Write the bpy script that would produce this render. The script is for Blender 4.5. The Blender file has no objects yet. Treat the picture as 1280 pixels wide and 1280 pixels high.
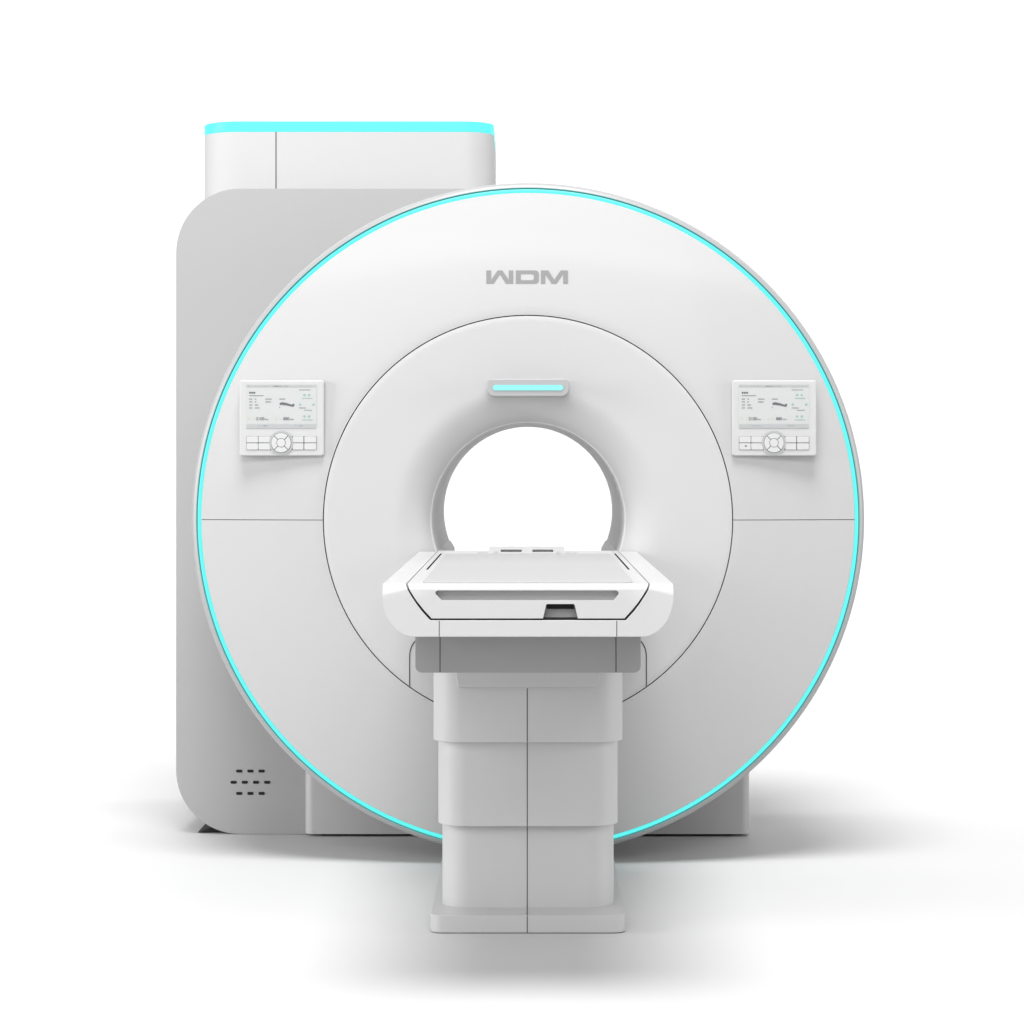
import bpy, bmesh, math
from mathutils import Vector, Matrix

S = bpy.context.scene
C = S.collection
PI = math.pi

# ------------------------------------------------------------------ camera
EYE = 1.235                      # eye height above the floor
FPX = 3022.0                     # focal length in pixels of a 1280 px frame
D0 = 7.3                         # distance from the eye to the rim of the gantry
cam_d = bpy.data.cameras.new('camera')
cam = bpy.data.objects.new('camera', cam_d)
C.objects.link(cam)
cam.location = (0, -D0, EYE)
cam.rotation_euler = (PI / 2, 0, 0)
cam_d.sensor_width = 36
cam_d.lens = FPX / 1280 * 36
cam_d.shift_x = -20 / 1280
cam_d.shift_y = -70 / 1280
cam_d.clip_end = 2000
S.camera = cam

# ------------------------------------------------------------------ world, lamps, exposure
W = bpy.data.worlds.new('World')
S.world = W
W.use_nodes = True
bg = W.node_tree.nodes['Background']
bg.inputs['Color'].default_value = (1, 1, 1, 1)
bg.inputs['Strength'].default_value = 0.16


def softbox(name, loc, target, sx, sy, power, color=(1, 1, 1), shape='RECTANGLE'):
    l = bpy.data.lights.new(name, 'AREA')
    l.shape = shape
    l.size, l.size_y, l.energy, l.color = sx, sy, power, color
    o = bpy.data.objects.new(name, l)
    C.objects.link(o)
    o.location = loc
    d = Vector(target) - Vector(loc)
    o.rotation_euler = d.to_track_quat('-Z', 'Y').to_euler()
    return o


softbox('front_softbox', (-0.4, -9.0, 6.1), (0, 0, 1.3), 10.0, 2.0, 330)
softbox('overhead_softbox', (-0.15, -4.2, 11.8), (0, -0.3, 0), 6.0, 5.0, 1760, shape='ELLIPSE')
softbox('side_softbox_left', (-8.0, -2.4, 2.4), (0, 0, 1.1), 4.0, 3.6, 450)
softbox('side_softbox_right', (8.0, -2.4, 2.4), (0, 0, 1.1), 4.0, 3.6, 240)
softbox('low_softbox', (-1.4, -9.5, 3.7), (0, 0, 1.0), 9.0, 4.4, 230)
softbox('backdrop_softbox', (0.0, 2.6, 5.8), (0, 6.8, 1.6), 13.0, 0.8, 500)

S.view_settings.view_transform = 'Standard'
S.view_settings.look = 'None'
S.view_settings.exposure = 0
S.view_settings.gamma = 1
S.view_settings.use_curve_mapping = False
S.render.engine = 'CYCLES'


# ------------------------------------------------------------------ materials
def mat(name, col, rough=0.4, coat=0.0, emit=None, estr=1.0, vary=0.02, bump=0.0, bscale=300, spec=0.5, metal=0.0):
    m = bpy.data.materials.new(name)
    m.use_nodes = True
    nt = m.node_tree
    b = nt.nodes['Principled BSDF']
    b.inputs['Metallic'].default_value = metal
    b.inputs['Specular IOR Level'].default_value = spec
    b.inputs['Coat Weight'].default_value = coat
    b.inputs['Coat Roughness'].default_value = 0.1
    tc = nt.nodes.new('ShaderNodeTexCoord')
    n = nt.nodes.new('ShaderNodeTexNoise')
    n.inputs['Scale'].default_value = 3.0
    n.inputs['Detail'].default_value = 4
    nt.links.new(tc.outputs['Object'], n.inputs['Vector'])
    r = nt.nodes.new('ShaderNodeMapRange')
    r.inputs['To Min'].default_value = max(0.02, rough - 0.04)
    r.inputs['To Max'].default_value = rough + 0.04
    nt.links.new(n.outputs['Fac'], r.inputs['Value'])
    nt.links.new(r.outputs['Result'], b.inputs['Roughness'])
    mx = nt.nodes.new('ShaderNodeMix')
    mx.data_type = 'RGBA'
    mx.inputs[6].default_value = tuple(c * (1 - vary) for c in col) + (1,)
    mx.inputs[7].default_value = tuple(min(1, c * (1 + vary)) for c in col) + (1,)
    nt.links.new(n.outputs['Fac'], mx.inputs[0])
    nt.links.new(mx.outputs[2], b.inputs['Base Color'])
    if bump:
        n2 = nt.nodes.new('ShaderNodeTexNoise')
        n2.inputs['Scale'].default_value = bscale
        nt.links.new(tc.outputs['Object'], n2.inputs['Vector'])
        bp = nt.nodes.new('ShaderNodeBump')
        bp.inputs['Strength'].default_value = bump
        bp.inputs['Distance'].default_value = 0.0005
        nt.links.new(n2.outputs['Fac'], bp.inputs['Height'])
        nt.links.new(bp.outputs['Normal'], b.inputs['Normal'])
    if emit:
        b.inputs['Emission Color'].default_value = tuple(emit) + (1,)
        b.inputs['Emission Strength'].default_value = estr
    return m


M = {}
M['floor'] = mat('white_floor', (0.53, 0.53, 0.53), 0.6, vary=0.004, spec=0.2)
M['white'] = mat('white_gelcoat', (0.432, 0.432, 0.432), 0.5, coat=0.26, vary=0.006, spec=0.35)
M['matte'] = mat('matte_white_cover', (0.465, 0.465, 0.465), 0.6, vary=0.006, spec=0.25)
M['table'] = mat('white_table_shell', (0.50, 0.50, 0.50), 0.42, coat=0.1, vary=0.006, bump=0.03)
M['column'] = mat('pale_grey_column', (0.49, 0.49, 0.49), 0.5, vary=0.006, bump=0.04)
M['grey'] = mat('grey_enamel', (0.335, 0.335, 0.335), 0.45, vary=0.008, bump=0.05)
M['rim'] = mat('satin_grey_rim', (0.33, 0.33, 0.335), 0.4, vary=0.01)
M['bore'] = mat('grey_bore_lining', (0.58, 0.58, 0.58), 0.5, vary=0.01)
M['under'] = mat('mid_grey_frame', (0.265, 0.265, 0.265), 0.5, vary=0.01)
M['base'] = mat('grey_base_enamel', (0.45, 0.45, 0.45), 0.42, vary=0.01)
M['plate'] = mat('pale_base_plate', (0.47, 0.47, 0.47), 0.35, vary=0.01)
M['pad'] = mat('grey_pad_vinyl', (0.40, 0.40, 0.40), 0.5, vary=0.008, bump=0.1, bscale=500)
M['seam'] = mat('dark_seam', (0.045, 0.045, 0.045), 0.7)
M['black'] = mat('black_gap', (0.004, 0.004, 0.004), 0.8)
M['tray'] = mat('key_tray_grey', (0.11, 0.11, 0.11), 0.5)
M['logo'] = mat('grey_lettering', (0.21, 0.21, 0.21), 0.5)
M['recess'] = mat('recess_grey', (0.42, 0.42, 0.42), 0.5)
M['panel'] = mat('white_panel_case', (0.47, 0.47, 0.47), 0.4, bump=0.03)
M['button'] = mat('white_button', (0.50, 0.50, 0.50), 0.35)
M['screen'] = mat('pale_screen', (0.46, 0.467, 0.468), 0.2)
M['screenbar'] = mat('screen_bar_grey', (0.36, 0.368, 0.372), 0.3)
M['ink'] = mat('screen_ink', (0.10, 0.105, 0.11), 0.5)
M['inkpale'] = mat('screen_ink_pale', (0.22, 0.23, 0.23), 0.5)
M['inkgreen'] = mat('screen_ink_green', (0.20, 0.36, 0.32), 0.5)
M['inkgold'] = mat('screen_ink_gold', (0.46, 0.42, 0.30), 0.5)
M['cyan'] = mat('cyan_light', (0.01, 0.05, 0.05), 0.5, emit=(0.10, 0.92, 0.88), estr=1.0)
M['cyansoft'] = mat('pale_cyan_light', (0.05, 0.12, 0.12), 0.5, emit=(0.24, 0.82, 0.77), estr=1.0)


# ------------------------------------------------------------------ mesh helpers
def box(bm, x0, x1, y0, y1, z0, z1, mi=0):
    v = [bm.verts.new(p) for p in ((x0, y0, z0), (x1, y0, z0), (x1, y1, z0), (x0, y1, z0),
                                   (x0, y0, z1), (x1, y0, z1), (x1, y1, z1), (x0, y1, z1))]
    for f in ((3, 2, 1, 0), (4, 5, 6, 7), (0, 1, 5, 4), (1, 2, 6, 5), (2, 3, 7, 6), (3, 0, 4, 7)):
        bm.faces.new([v[i] for i in f]).material_index = mi


def prism(bm, poly, y0, y1, mi=0):
    """an outline in x,z pushed from y0 to y1"""
    a = [bm.verts.new((x, y0, z)) for x, z in poly]
    b = [bm.verts.new((x, y1, z)) for x, z in poly]
    n = len(poly)
    fs = [bm.faces.new(a), bm.faces.new(b[::-1])]
    for i in range(n):
        fs.append(bm.faces.new((a[i], b[i], b[(i + 1) % n], a[(i + 1) % n])))
    for f in fs:
        f.material_index = mi
    bmesh.ops.recalc_face_normals(bm, faces=fs)
    return fs


def prism_z(bm, poly, z0, z1, mi=0):
    """an outline in x,y raised from z0 to z1"""
    a = [bm.verts.new((x, y, z0)) for x, y in poly]
    b = [bm.verts.new((x, y, z1)) for x, y in poly]
    n = len(poly)
    fs = [bm.faces.new(a), bm.faces.new(b[::-1])]
    for i in range(n):
        fs.append(bm.faces.new((a[i], b[i], b[(i + 1) % n], a[(i + 1) % n])))
    for f in fs:
        f.material_index = mi
    bmesh.ops.recalc_face_normals(bm, faces=fs)
    return fs


def plate(bm, loops, y0, y1, mi=0):
    """outline with holes (loops in x,z), pushed from y0 to y1"""
    fs = []
    for y, flip in ((y0, 1), (y1, 0)):
        es = []
        for L in loops:
            vs = [bm.verts.new((x, y, z)) for x, z in L]
            es += [bm.edges.new((vs[i], vs[(i + 1) % len(vs)])) for i in range(len(vs))]
        g = bmesh.ops.triangle_fill(bm, use_beauty=True, use_dissolve=False, edges=es)
        fs += [e for e in g['geom'] if isinstance(e, bmesh.types.BMFace)]
        if flip:
            first = es
        else:
            second = es
    for e1, e2 in zip(first, second):
        fs.append(bm.faces.new((e1.verts[0], e1.verts[1], e2.verts[1], e2.verts[0])))
    for f in fs:
        f.material_index = mi
    bmesh.ops.recalc_face_normals(bm, faces=fs)


def rrect(x0, x1, z0, z1, r, n=10):
    """rounded rectangle outline; r is one radius or four (lower left, lower right, upper right, upper left)"""
    if not isinstance(r, (tuple, list)):
        r = (r,) * 4
    out = []
    for (cx, cz, a, q) in ((x0 + r[0], z0 + r[0], PI, r[0]), (x1 - r[1], z0 + r[1], 1.5 * PI, r[1]),
                           (x1 - r[2], z1 - r[2], 0, r[2]), (x0 + r[3], z1 - r[3], PI / 2, r[3])):
        if q <= 1e-6:
            out.append((cx, cz))
            continue
        for k in range(n + 1):
            t = a + PI / 2 * k / n
            out.append((cx + q * math.cos(t), cz + q * math.sin(t)))
    return out


CZ = 1.043                       # height of the bore axis


def revolve(bm, prof, n=192, a0=0.0, a1=2 * PI, gap=0.0, lip=0.0, mi=0, mis=None):
    """profile of (radius, y) turned round the bore axis; gap leaves half the seam open at both ends of the arc"""
    full = abs(a1 - a0 - 2 * PI) < 1e-6
    rings = []
    for k in range(n if full else n + 1):
        row = []
        for r, y in prof:
            g = gap / r
            t = (a0 + g) + (a1 - a0 - 2 * g) * k / n
            row.append(bm.verts.new((r * math.cos(t), y, CZ + r * math.sin(t))))
        rings.append(row)
    m = len(rings)
    fs = []
    for k in range(m if full else m - 1):
        p, q = rings[k], rings[(k + 1) % m]
        for i in range(len(prof) - 1):
            f = bm.faces.new((p[i], p[i + 1], q[i + 1], q[i]))
            f.material_index = mis[i] if mis else mi
            fs.append(f)
    if lip and not full:
        for row in (rings[0], rings[-1]):
            bk = [bm.verts.new(v.co + Vector((0, lip, 0))) for v in row]
            for i in range(len(row) - 1):
                fs.append(bm.faces.new((row[i], row[i + 1], bk[i + 1], bk[i])))
    bmesh.ops.recalc_face_normals(bm, faces=fs)


def obj(name, bm, mats, parent=None, loc=(0, 0, 0), bevel=0.0, seg=3, ang=35, smooth=True, abs_loc=True):
    me = bpy.data.meshes.new(name)
    bm.to_mesh(me)
    bm.free()
    for m in (mats if isinstance(mats, (list, tuple)) else [mats]):
        me.materials.append(m)
    o = bpy.data.objects.new(name, me)
    C.objects.link(o)
    if parent is not None:
        o.parent = parent
        if parent.type == 'EMPTY':
            loc = Vector(loc) - Vector(parent.location)
    o.location = loc
    if smooth:
        for p in me.polygons:
            p.use_smooth = True
        me.set_sharp_from_angle(angle=math.radians(ang))
    if bevel:
        b = o.modifiers.new('bevel', 'BEVEL')
        b.width, b.segments, b.limit_method, b.angle_limit = bevel, seg, 'ANGLE', math.radians(30)
        b.harden_normals = True
    return o


def cut(o, bm):
    """takes the shape in bm out of o, for good"""
    me = bpy.data.meshes.new('cutter')
    bm.to_mesh(me)
    bm.free()
    for m in o.data.materials:
        me.materials.append(m)
    c = bpy.data.objects.new('cutter', me)
    C.objects.link(c)
    c.matrix_world = Matrix.Identity(4)
    off = Vector(o.location)
    if o.parent is not None:
        off += Vector(o.parent.location)
    c.location = off
    mod = o.modifiers.new('cut', 'BOOLEAN')
    mod.operation, mod.object, mod.solver = 'DIFFERENCE', c, 'EXACT'
    bpy.context.view_layer.update()
    dg = bpy.context.evaluated_depsgraph_get()
    new = bpy.data.meshes.new_from_object(o.evaluated_get(dg))
    o.modifiers.remove(mod)
    old = o.data
    nm = old.name
    o.data = new
    bpy.data.meshes.remove(old)
    new.name = nm
    bpy.data.objects.remove(c)
    for p in new.polygons:
        p.use_smooth = True
    new.set_sharp_from_angle(angle=math.radians(35))


def thing(name, label, cat, loc):
    o = bpy.data.objects.new(name, None)
    C.objects.link(o)
    o.empty_display_size = 0.2
    o.location = loc
    o['label'], o['category'] = label, cat
    return o


def text_mesh(bm, s, size, x, z, y, mi=0, align='LEFT', thick=0.0004):
    cu = bpy.data.curves.new('lettering', 'FONT')
    cu.body, cu.size, cu.align_x, cu.extrude = s, size, align, thick
    t = bpy.data.objects.new('lettering', cu)
    C.objects.link(t)
    bpy.context.view_layer.update()
    me = bpy.data.meshes.new_from_object(t.evaluated_get(bpy.context.evaluated_depsgraph_get()))
    n0 = len(bm.verts)
    f0 = len(bm.faces)
    bm.from_mesh(me)
    bm.verts.ensure_lookup_table()
    bm.faces.ensure_lookup_table()
    for v in bm.verts[n0:]:
        v.co = Vector((x + v.co.x, y - v.co.z, z + v.co.y))
    for f in bm.faces[f0:]:
        f.material_index = mi
    bpy.data.objects.remove(t)
    bpy.data.curves.remove(cu)
    bpy.data.meshes.remove(me)


# ------------------------------------------------------------------ the setting
XF = 16.0
bm = bmesh.new()
v = [bm.verts.new(p) for p in ((-XF, -14, 0), (XF, -14, 0), (XF, 5.0, 0), (-XF, 5.0, 0))]
bm.faces.new(v)
fl = obj('floor', bm, M['floor'])
fl['kind'] = 'structure'
# paper sweep: the floor runs up into an upright white backdrop
bm = bmesh.new()
pts = [(5.0, 0.0)] + [(5.0 + 1.6 * math.sin(PI / 2 * k / 24), 1.6 - 1.6 * math.cos(PI / 2 * k / 24)) for k in range(1, 25)] + [(6.6, 7.5)]
rows = [[bm.verts.new((x, y, z)) for x in (-XF, XF)] for y, z in pts]
for i in range(len(rows) - 1):
    bm.faces.new((rows[i][0], rows[i][1], rows[i + 1][1], rows[i + 1][0]))
bd = obj('backdrop', bm, M['floor'], ang=60)
bd['kind'] = 'structure'

# ------------------------------------------------------------------ MRI scanner
scan = thing('mri_scanner',
             'large white ring-shaped scanner with cyan light strips, two control panels and a grey housing behind',
             'MRI scanner', (0, 0.6, 0))


def dome(r):
    t = max(0.0, (r - 0.60) / 0.40)
    return -0.052 * (1 - t ** 1.5)


def inner(r):
    if r > 0.405:
        return -0.050 + 0.010 * (max(0.0, 0.612 - r) / 0.207) ** 1.3
    t = math.asin(min(1, (0.405 - r) / 0.122))
    return -0.040 + 0.008 * (0.405 - r) / 0.108 + 0.125 * (1 - math.cos(t))


# covers of the ring, two halves that meet at a level seam
prof = [(0.6155, 0.0)] + [(0.6155, dome(0.6155) + 0.002)]
for k in range(1, 25):
    r = 0.6165 + (0.9850 - 0.6165) * k / 24
    prof.append((r, dome(r)))
prof += [(0.9866, dome(0.985) + 0.003), (0.9868, 0.03)]
for a0 in (0, PI):
    bm = bmesh.new()
    revolve(bm, prof, 160, a0, a0 + PI, gap=0.0010, lip=0.03)
    obj('front_cover', bm, M['white'], scan, ang=50)

bm = bmesh.new()
pr = [(0.9872, 0.012), (0.9878, 0.0035), (0.9895, 0.0015), (0.9965, 0.0025), (0.9985, 0.006), (0.9990, 0.02)]
revolve(bm, pr, 320)
obj('light_ring', bm, M['cyan'], scan, ang=60)

bm = bmesh.new()
pr = [(1.0015, 0.05), (1.0015, 0.018), (1.0040, 0.013), (1.0120, 0.016), (1.0180, 0.026), (1.0215, 0.045),
      (1.0225, 0.07), (1.0225, 0.27), (1.017, 0.29), (0.965, 0.292)]
revolve(bm, pr, 320)
obj('outer_rim', bm, M['rim'], scan, ang=40)

# the magnet drum behind the covers, dark where it is seen through the seams
bm = bmesh.new()
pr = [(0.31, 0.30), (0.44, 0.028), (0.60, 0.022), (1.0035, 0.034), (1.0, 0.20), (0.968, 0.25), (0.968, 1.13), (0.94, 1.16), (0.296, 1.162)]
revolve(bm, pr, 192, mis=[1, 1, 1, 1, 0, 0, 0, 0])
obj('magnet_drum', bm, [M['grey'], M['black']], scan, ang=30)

# funnel between ring and bore
bm = bmesh.new()
pr = [(0.6125, 0.0), (0.6125, inner(0.612) + 0.002)]
for k in range(1, 41):
    r = 0.6115 + (0.297 - 0.6115) * k / 40
    pr.append((r, inner(r)))
revolve(bm, pr, 256)
y_m = inner(0.297)
icover = obj('inner_cover', bm, M['matte'], scan, ang=50)
# the arch-shaped docking panel seam on it
for s in (-1, 1):
    bm = bmesh.new()
    pts = [(s * 0.355, 0.5435), (s * 0.355, 0.56), (s * 0.355, 0.60), (s * 0.355, 0.635)]
    for k in range(1, 13):
        t = PI / 2 * k / 12
        pts.append((s * (0.305 + 0.05 * math.cos(t)), 0.635 + 0.06 * math.sin(t)))
    pts += [(s * 0.28, 0.695), (s * 0.24, 0.695)]
    w = 0.0016
    rows = []
    for i, (x, z) in enumerate(pts):
        a = Vector(pts[max(0, i - 1)])
        b = Vector(pts[min(len(pts) - 1, i + 1)])
        d = (b - a).normalized()
        nrm = Vector((-d.y, d.x)) * w
        row = []
        for sg in (-1, 1):
            X, Z = x + nrm.x * sg, z + nrm.y * sg
            row.append(bm.verts.new((X, inner(math.hypot(X, Z - CZ)) - 0.0012, Z)))
        rows.append(row)
    for i in range(len(rows) - 1):
        bm.faces.new((rows[i][0], rows[i][1], rows[i + 1][1], rows[i + 1][0]))
    obj('docking_seam', bm, M['seam'], icover)

bm = bmesh.new()
revolve(bm, [(0.2995, y_m + 0.0012), (0.2960, y_m + 0.0012), (0.2935, y_m + 0.005), (0.2935, 1.155), (0.300, 1.165)], 256)
bore = obj('bore_lining', bm, M['bore'], scan, ang=30)
for s in (-1, 1):
    bm = bmesh.new()
    prism(bm, [(s * 0.2850, 0.946), (s * 0.2690, 0.938), (s * 0.2560, 0.914), (s * 0.2560, 0.880), (s * 0.2690, 0.880), (s * 0.2900, 0.930)],
          0.16, 1.15)
    obj('bore_rail', bm, M['rim'], bore)

# maker's lettering on the upper cover
K = 2.624e-4


def lz(zx, zy):
    return ((zx - 640) * K, EYE - ((320 + zy / 9.143) - 570) * 7.25 / FPX)


Wl = [(163, 162), (218, 162), (220, 268), (292, 162), (346, 162), (419, 268), (419, 162), (472, 162), (472, 315), (388, 315), (319, 207), (247, 315), (163, 315)]
Do = [(500, 162), (722, 162), (742, 167), (757, 180), (765, 202), (765, 275), (757, 296), (742, 310), (722, 315), (500, 315)]
Di = [(558, 203), (688, 203), (700, 208), (706, 220), (706, 258), (700, 270), (688, 275), (558, 275)]
Ml = [(788, 162), (872, 162), (940, 268), (1014, 162), (1098, 162), (1098, 315), (1042, 315), (1042, 205), (966, 315), (912, 315), (838, 205), (838, 315), (788, 315)]
bm = bmesh.new()
for L in ([Wl], [Do, Di], [Ml]):
    plate(bm, [[lz(*p) for p in q] for q in L], -0.0009, 0.002)
for vv in bm.verts:
    vv.co.y += dome(math.hypot(vv.co.x, vv.co.z - CZ))
obj('maker_lettering', bm, M['logo'], scan, smooth=False)

# sensor bar over the bore
bm = bmesh.new()
zb0, zb1 = 1.411, 1.4645
prism(bm, rrect(-0.1225, 0.1225, zb0, zb1, (0.024, 0.024, 0.015, 0.015)), -0.135, 0.0)
bar = obj('sensor_bar', bm, M['rim'], scan, bevel=0.004)
bm = bmesh.new()
prism(bm, rrect(-0.104, 0.104, 1.4295, 1.4455, 0.0078), -0.1375, -0.12)
obj('light_strip', bm, M['cyansoft'], bar)

# grey housing behind the ring
YH = 0.59
mp = (D0 + YH) / FPX
hx0, hz1 = -440 * mp, EYE + (570 - 235.5) * mp
rc = 0.21
RB = 0.37
out = []
for (cx, cz, a) in ((hx0 + rc, 0.001 + rc, PI),):
    for k in range(17):
        t = a + PI / 2 * k / 16
        out.append((cx + rc * math.cos(t), cz + rc * math.sin(t)))
out.append((0.15, 0.001))
dz = math.sqrt(RB * RB - 0.15 ** 2)
a_s = math.atan2(-dz, 0.15)
a_e = math.atan2(dz, 0.15) - 2 * PI
for k in range(41):
    t = a_s + (a_e - a_s) * k / 40
    out.append((RB * math.cos(t), CZ + RB * math.sin(t)))
for k in range(9):
    t = PI / 2 * k / 8
    out.append((0.0 + 0.15 * math.cos(t), hz1 - 0.15 + 0.15 * math.sin(t)))
for k in range(17):
    t = PI / 2 + PI / 2 * k / 16
    out.append((hx0 + rc + rc * math.cos(t), hz1 - rc + rc * math.sin(t)))
bm = bmesh.new()
plate(bm, [out], YH, 1.45)
house = obj('rear_housing', bm, M['grey'], scan, bevel=0.006)
bm0 = None
for row, xs in ((963.8, (299, 313, 327)), (977.8, (292, 306, 320, 334)), (991.7, (299, 313, 327))):
    for px in xs:
        cx, cz = (px - 660) * mp, EYE - (row - 570) * mp
        bm = bmesh.new()
        prism(bm, rrect(cx - 0.0103, cx + 0.0103, cz - 0.0048, cz + 0.0048, 0.0046, 6), YH - 0.0012, YH + 0.02)
        obj('vent_slot', bm, M['black'], house)

# cabinet on top, with its light band
YT = 0.80
mt = (D0 + YT) / FPX
tx0, tx1 = -404 * (D0 + YT + 0.13) / FPX, -43 * mt
tz1 = EYE + (570 - 151.5) * mt
bm = bmesh.new()
foot = rrect(tx0, tx1, YT, YT + 0.66, (0.13, 0.10, 0.06, 0.06), 14)
prism_z(bm, foot, 1.55, tz1 - 0.036)
sx = (345 - 660) * mt
box(bm, sx - 0.0016, sx + 0.0016, YT - 0.0008, YT + 0.01, 1.6, tz1 - 0.036, 1)
top = obj('top_cabinet', bm, [M['matte'], M['seam']], scan)
bm = bmesh.new()
prism_z(bm, foot, tz1 - 0.0355, tz1)
obj('light_band', bm, M['cyan'], top, bevel=0.003)

bm = bmesh.new()  # black wedge standing in for the shade under the housing's rounded corner
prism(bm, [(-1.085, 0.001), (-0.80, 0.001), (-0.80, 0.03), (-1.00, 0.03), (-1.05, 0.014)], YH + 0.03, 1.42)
obj('housing_shade', bm, M['black'], house, bevel=0.004)

# plinth under the drum
bm = bmesh.new()
YB = 0.54
mb = (D0 + YB) / FPX
prism_z(bm, rrect(-279 * mb, 277.5 * mb, YB, 1.50, 0.028, 8), 0.009, 0.30)
plinth = obj('plinth', bm, M['base'], scan)
bm = bmesh.new()  # inset black slab put in as the contact shadow below the plinth
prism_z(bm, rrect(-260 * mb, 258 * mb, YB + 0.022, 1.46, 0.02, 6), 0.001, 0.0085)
obj('plinth_contact_shade', bm, M['black'], plinth)

# control panels: one built, one copied
PW, PH = 0.253, 0.2265
U = 2.6e-4


def pv(zx, zy):
    return ((zx - 650) * U, (572 - zy) * U)


bm = bmesh.new()
prism(bm, rrect(-PW / 2, PW / 2, -PH / 2, PH / 2, 0.008), -0.0, 0.06)
cp = obj('control_panel', bm, M['panel'], scan, loc=(-0.7372, -0.064, 1.3485), bevel=0.004)
x0, z1 = pv(240, 183)
x1, z0 = pv(1050, 690)
bm = bmesh.new()
box(bm, x0, x1, -0.0012, 0.003, z0, z1)
scr = obj('screen', bm, M['screen'], cp)
bm = bmesh.new()
ys = -0.0018


def dash(a, b, c, d, mi=0):
    (p, q), (r, s) = pv(a, b), pv(c, d)
    box(bm, p, r, ys, -0.0008, s, q, mi)


dash(246, 188, 1044, 216, 1)
dash(246, 640, 1044, 686, 1)
for a in (262, 300, 340, 375, 415, 455, 490):
    dash(a, 200, a + 16, 210, 2)
dash(540, 199, 660, 212, 0)
dash(670, 201, 730, 209, 2)
for k in range(9):
    dash(865 + 18 * k, 202, 877 + 18 * k, 209, 3 if k % 3 else 2)
for k in range(3):
    dash(275 + 25 * k, 270, 296 + 25 * k, 290, 0)
dash(275, 311, 440, 317, 0)
for i, yy in enumerate((353, 385, 421, 455)):
    dash(275, yy - 6, 312, yy + 6, 2)
    dash(340, yy - 6, 358 + (0, 0, 22, 38)[i], yy + 6, 2)
dash(462, 347, 535, 359, 2)
dash(462, 379, 526, 392, 2)
dash(622, 347, 690, 358, 2)
poly = [pv(*p) for p in ((626, 398), (660, 388), (715, 400), (765, 418), (782, 408), (799, 410), (792, 440), (770, 440), (715, 428), (660, 420), (630, 420))]
prism(bm, poly, ys, -0.0008, 0)
dash(622, 440, 632, 456, 2)
dash(850, 243, 980, 251, 2)
for xx, yy in ((912, 306), (965, 306), (862, 416), (1018, 416), (912, 552), (965, 552)):
    dash(xx - 11, yy - 11, xx + 11, yy + 11, 3)
dash(885, 340, 1005, 347, 3)
dash(850, 450, 930, 460, 2)
dash(910, 478, 1000, 485, 2)
dash(885, 588, 1005, 595, 3)
for xx in (270, 325, 580, 625):
    dash(xx, 568, xx + 12, 590, 4)
for s, zx in (('2100', 355), ('880', 668)):
    x, z = pv(zx, 595)
    text_mesh(bm, s, 0.0125, x, z, ys, 0)
    x, z = pv(zx + (98 if s == '2100' else 80), 593)
    text_mesh(bm, 'mm', 0.0070, x, z, ys, 2)
dash(385, 656, 405, 668, 2)
dash(415, 653, 495, 669, 0)
dash(800, 654, 895, 667, 2)
obj('screen_readout', bm, [M['ink'], M['screenbar'], M['inkpale'], M['inkgreen'], M['inkgold']], cp, smooth=False)


def key(x0, z0, x1, z1, r=(0.002,) * 4):
    bm = bmesh.new()
    prism(bm, rrect(x0, x1, z0, z1, r, 4), -0.0024, 0.002)
    obj('key', bm, M['button'], cp, bevel=0.0008, seg=2)


g = 4
for i, (a, b) in enumerate(((247, 378), (384, 520))):
    for c, d in ((784, 854), (862, 936)):
        p, q = pv(a, d), pv(b, c)
        key(p[0], p[1], q[0], q[1])
for i, (a, b) in enumerate(((776, 902), (911, 1048))):
    for c, d in ((784, 854), (862, 936)):
        p, q = pv(a, d), pv(b, c)
        key(p[0], p[1], q[0], q[1])
# dark tray behind the keys so their joints read
bm = bmesh.new()
(a, b), (c, d) = pv(243, 939), pv(1052, 781)
prism(bm, rrect(a, c, b, d, 0.003, 5), -0.0006, 0.002)
dcx, dcz = pv(645, 857)
ang = [2 * PI * k / 48 for k in range(48)]
prism(bm, [(dcx + 0.0365 * math.cos(t), dcz + 0.0365 * math.sin(t)) for t in ang], -0.0030, 0.002, 2)
prism(bm, [(dcx + 0.0300 * math.cos(t), dcz + 0.0300 * math.sin(t)) for t in ang], -0.0038, 0.002, 1)
obj('key_tray', bm, [M['tray'], M['ink'], M['screenbar']], cp)
for q in range(4):
    bm = bmesh.new()
    c0 = PI / 4 + q * PI / 2
    pts = []
    for k in range(13):
        t = c0 + 0.035 + (PI / 2 - 0.07) * k / 12
        pts.append((dcx + 0.0290 * math.cos(t), dcz + 0.0290 * math.sin(t)))
    for k in range(12, -1, -1):
        t = c0 + 0.075 + (PI / 2 - 0.15) * k / 12
        pts.append((dcx + 0.0138 * math.cos(t), dcz + 0.0138 * math.sin(t)))
    prism(bm, pts, -0.0052, 0.001)
    obj('dial_key', bm, M['button'], cp, bevel=0.0006, seg=2)
bm = bmesh.new()
prism(bm, [(dcx + 0.0125 * math.cos(t), dcz + 0.0125 * math.sin(t)) for t in ang], -0.0056, 0.001)
obj('dial_key', bm, M['button'], cp, bevel=0.0008, seg=2)

c2 = cp.copy()
C.objects.link(c2)
c2.parent = scan
c2.location = Vector((0.7372, -0.064, 1.3485)) - Vector(scan.location)
for ch in list(cp.children):
    d = ch.copy()
    C.objects.link(d)
    d.parent = c2
    d.location = ch.location

# worn icon on one key of the copied panel only
bm = bmesh.new()
kx, kz = pv(322, 893)
prism(bm, [(kx + 0.0034 * math.cos(t), kz + 0.0022 * math.sin(t)) for t in ang], -0.0030, -0.0010)
obj('key_icon', bm, M['ink'], c2)

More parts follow.
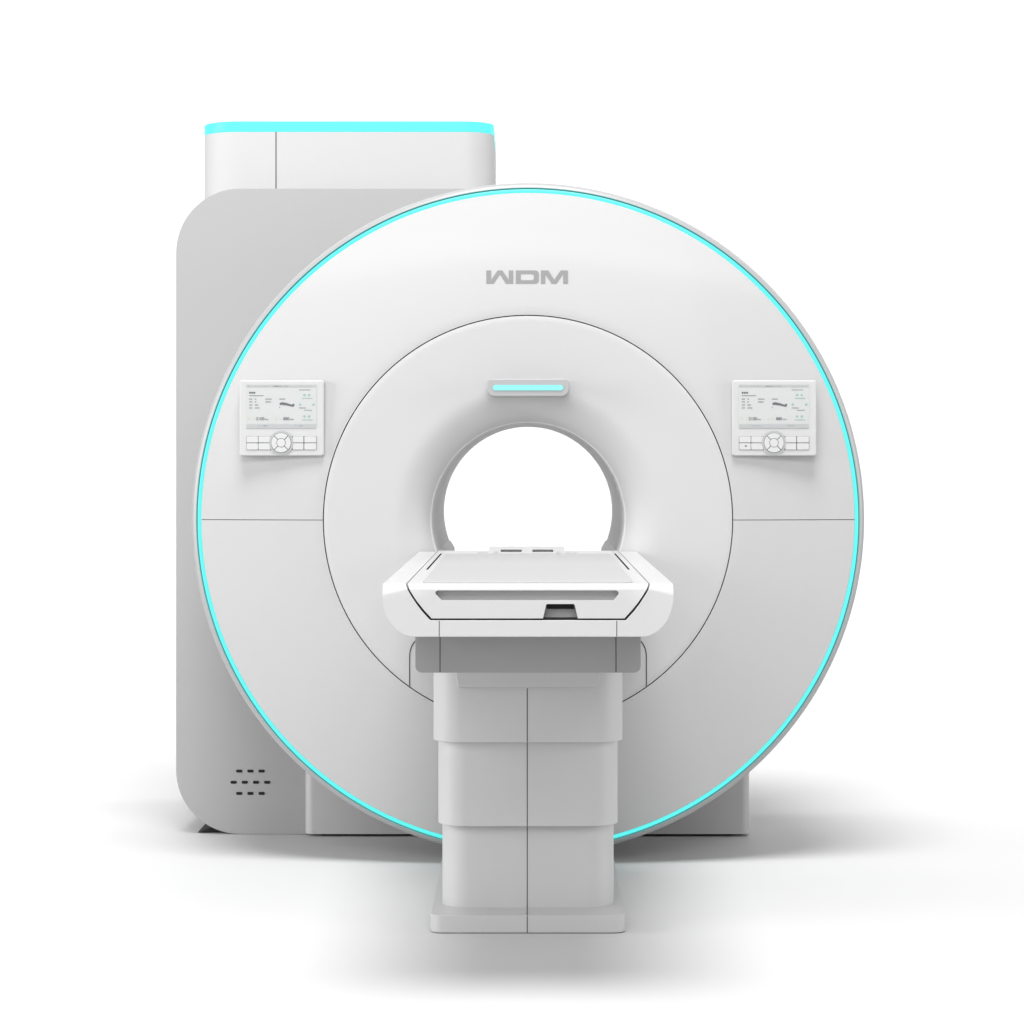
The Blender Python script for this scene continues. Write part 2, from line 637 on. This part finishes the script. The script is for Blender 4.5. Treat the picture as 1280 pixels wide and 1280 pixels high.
# ------------------------------------------------------------------ patient table
tab = thing('patient_table', 'white patient table on a stepped telescopic column standing before the scanner bore',
            'patient table', (0, -0.6, 0))
YF = 5.44 - D0                   # front face of the table top
mf = 5.44 / FPX
ZT = 0.947
zb = EYE - (796 - 570) * mf
YR = -0.02


def cz_(y):
    return EYE - (y - 570) * mf


side = [(0.2718, ZT), (0.2665, cz_(737)), (0.2590, cz_(744)), (0.2480, cz_(753)), (0.2350, cz_(762)), (0.2170, cz_(773))]
g = 0.0042
gap_side = [(0.2718 + g, ZT), (0.2665 + g, cz_(737) - 0.001), (0.2590 + g, cz_(744) - 0.001), (0.2480 + g, cz_(753) - 0.002),
            (0.2350 + g, cz_(762) - 0.003), (0.2170 + g * 0.8, cz_(773) - g)]
hw = 0.3276
body = [(-hw, ZT), (-hw, ZT - 0.028)]
for k in range(1, 15):
    t = PI / 2 * k / 14
    body.append((-hw + 0.072 * (1 - math.cos(t)), ZT - 0.028 - (ZT - 0.028 - zb) * math.sin(t)))
body = body + [(-x, z) for x, z in body[::-1]]
body += gap_side + [(-x, z) for x, z in gap_side[::-1]]


def front_round(bm, r):
    es = [e for e in bm.edges if all(abs(v.co.z - ZT) < 1e-5 and abs(v.co.y - YF) < 1e-5 for v in e.verts)]
    bmesh.ops.bevel(bm, geom=es, offset=r, segments=8, profile=0.5, affect='EDGES')


bm = bmesh.new()
prism(bm, body, YF, YR)
front_round(bm, 0.03)
for s in (-1, 1):
    box(bm, s * 0.1998 - 0.0012, s * 0.1998 + 0.0012, YF - 0.0006, YF + 0.004, zb + 0.0005, cz_(773) - g - 0.0005, 1)
shell = obj('table_shell', bm, [M['table'], M['seam']], tab, bevel=0.0025, seg=2)

bm = bmesh.new()
prism(bm, side + [(-x, z) for x, z in side[::-1]], YF - 0.0005, 0.055)
for v in bm.verts:
    if abs(v.co.y - (YF - 0.0005)) < 1e-6:
        v.co.y = YF
front_round(bm, 0.03)
cradle = obj('cradle', bm, [M['table'], M['recess'], M['black']], tab)
# grip recess
bm = bmesh.new()
prism(bm, [((x - 660) * mf, cz_(z)) for x, z in ((544, 740), (547, 738), (770, 738), (773.5, 740), (773, 743), (767, 750), (552, 750), (545, 743))],
      YF - 0.05, YF + 0.022, 1)
cut(cradle, bm)
bm = bmesh.new()
prism(bm, [((x - 660) * mf, cz_(z)) for x, z in ((682.5, 756.5), (684, 755), (717, 755), (718.5, 756.5), (723, 776), (678, 776))], YF - 0.05, YF + 0.035, 1)
cut(cradle, bm)
for s in (-1, 1):
    bm = bmesh.new()
    box(bm, s * 0.2562 - 0.0026, s * 0.2562 + 0.0026, -1.17, -0.16, ZT - 0.012, ZT + 0.01, 2)
    cut(cradle, bm)
bm = bmesh.new()
box(bm, (684 - 660) * mf, (717.5 - 660) * mf, YF + 0.026, YF + 0.036, cz_(762), cz_(755.3))
obj('latch', bm, M['black'], cradle)
# the black bed of the channel under the cradle
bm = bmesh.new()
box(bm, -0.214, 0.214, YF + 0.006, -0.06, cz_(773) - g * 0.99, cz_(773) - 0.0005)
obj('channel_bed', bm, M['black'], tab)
bm = bmesh.new()
prism_z(bm, rrect(-0.240, 0.240, YF + 0.045, -0.23, 0.02), ZT - 0.001, ZT + 0.003)
obj('table_pad', bm, M['pad'], cradle, bevel=0.002, seg=2)

# coupling at the far end of the cradle
dl = 7.12
ml = dl / FPX
bm = bmesh.new()


def rz(y):
    return EYE - (y - 570) * ml


plate(bm, [rrect(-48.5 * ml, 46 * ml, ZT - 0.006, rz(683.2), (0, 0, 0.004, 0.004), 4),
       [((-34) * ml, rz(690)), ((-8) * ml, rz(690)), ((-8) * ml, rz(687)), ((-34) * ml, rz(687))][::-1],
       [(5.5 * ml, rz(690)), (31.5 * ml, rz(690)), (31.5 * ml, rz(687)), (5.5 * ml, rz(687))][::-1]],
      dl - D0, dl - D0 + 0.02)
coup = obj('coupling', bm, M['table'], tab)
for s, xc in ((-1, -40), (1, 37.6)):
    bm = bmesh.new()
    prism(bm, [(xc * ml + 0.004 * math.cos(t), rz(690) + 0.003 * math.sin(t)) for t in ang], dl - D0 - 0.002, dl - D0 + 0.01)
    obj('bolt', bm, M['recess'], coup)
for a, b in ((-34, -8), (5.5, 31.5)):
    bm = bmesh.new()
    box(bm, a * ml - 0.002, b * ml + 0.002, dl - D0 + 0.014, dl - D0 + 0.018, rz(690.5), rz(686.5))
    obj('socket', bm, M['recess'], coup)
for a, b in ((-63, -50), (48, 61)):
    bm = bmesh.new()
    box(bm, a * ml, b * ml, dl - D0, dl - D0 + 0.015, ZT - 0.004, ZT + 0.0045)
    obj('stop_tab', bm, M['recess'], coup)

# frame under the table top
du = 5.70
mu = du / FPX
bm = bmesh.new()
uz0 = EYE - (841 - 570) * mu
prism(bm, rrect(-141 * mu, 141 * mu, uz0, zb + 0.012, (0.016, 0.016, 0.0, 0.0), 8), du - D0, -0.10)
for s in (-1, 1):
    box(bm, s * 110 * mu - 0.0014, s * 110 * mu + 0.0014, du - D0 - 0.0008, du - D0 + 0.004, uz0 + 0.001, zb + 0.01, 1)
obj('lift_frame', bm, [M['under'], M['seam']], tab, bevel=0.003, seg=2)

# telescopic column, each stage slimmer than the one above
stages = []
for half, d, yb, ztop in ((118, 6.300, 928, uz0 + 0.004), (112, 6.330, 1033, 0.50), (107, 6.360, None, 0.28)):
    stages.append((half * (d + 0.075) / FPX, d, 0.044 if yb is None else EYE - (yb - 570) * d / FPX, ztop))
for i, (h, d, z0, z1) in enumerate(stages):
    bm = bmesh.new()
    prism_z(bm, rrect(-h, h, d - D0, -0.30 + 0.01 * i, 0.075, 14), z0, z1)
    box(bm, -0.0016 - 0.002, 0.0016 - 0.002, d - D0 - 0.0008, d - D0 + 0.004, z0 + 0.0005, z1 if i else EYE - (860 - 570) * 6.3 / FPX, 1)
    obj('column_stage', bm, [M['column'], M['seam']], tab, bevel=0.002, seg=2)

# wedge bracket between frame and column
bm = bmesh.new()
yc = 6.300 - D0
zb_ = EYE - (860 - 570) * 6.28 / FPX
A = [(-0.196, yc - 0.045, uz0 + 0.002), (0.196, yc - 0.045, uz0 + 0.002), (0.196, yc + 0.02, uz0 + 0.002), (-0.196, yc + 0.02, uz0 + 0.002),
     (-0.182, yc - 0.012, zb_), (0.182, yc - 0.012, zb_), (0.182, yc + 0.02, zb_), (-0.182, yc + 0.02, zb_)]
v = [bm.verts.new(p) for p in A]
for f in ((0, 1, 2, 3), (7, 6, 5, 4), (4, 5, 1, 0), (5, 6, 2, 1), (6, 7, 3, 2), (7, 4, 0, 3)):
    bm.faces.new([v[i] for i in f])
bmesh.ops.recalc_face_normals(bm, faces=bm.faces[:])
obj('bracket', bm, M['base'], tab, bevel=0.003)

# base plate on the floor
dp = 6.251
bm = bmesh.new()
prism_z(bm, rrect(-0.2535, 0.2535, dp - D0, -0.14, 0.032, 10), 0.002, 0.047)
box(bm, -0.0036, -0.0004, dp - D0 - 0.0008, dp - D0 + 0.004, 0.002, 0.046, 1)
box(bm, -0.0036, -0.0004, dp - D0 + 0.0005, 6.360 - D0, 0.040, 0.0478, 1)
obj('base_plate', bm, [M['plate'], M['seam']], tab, bevel=0.003, seg=2)
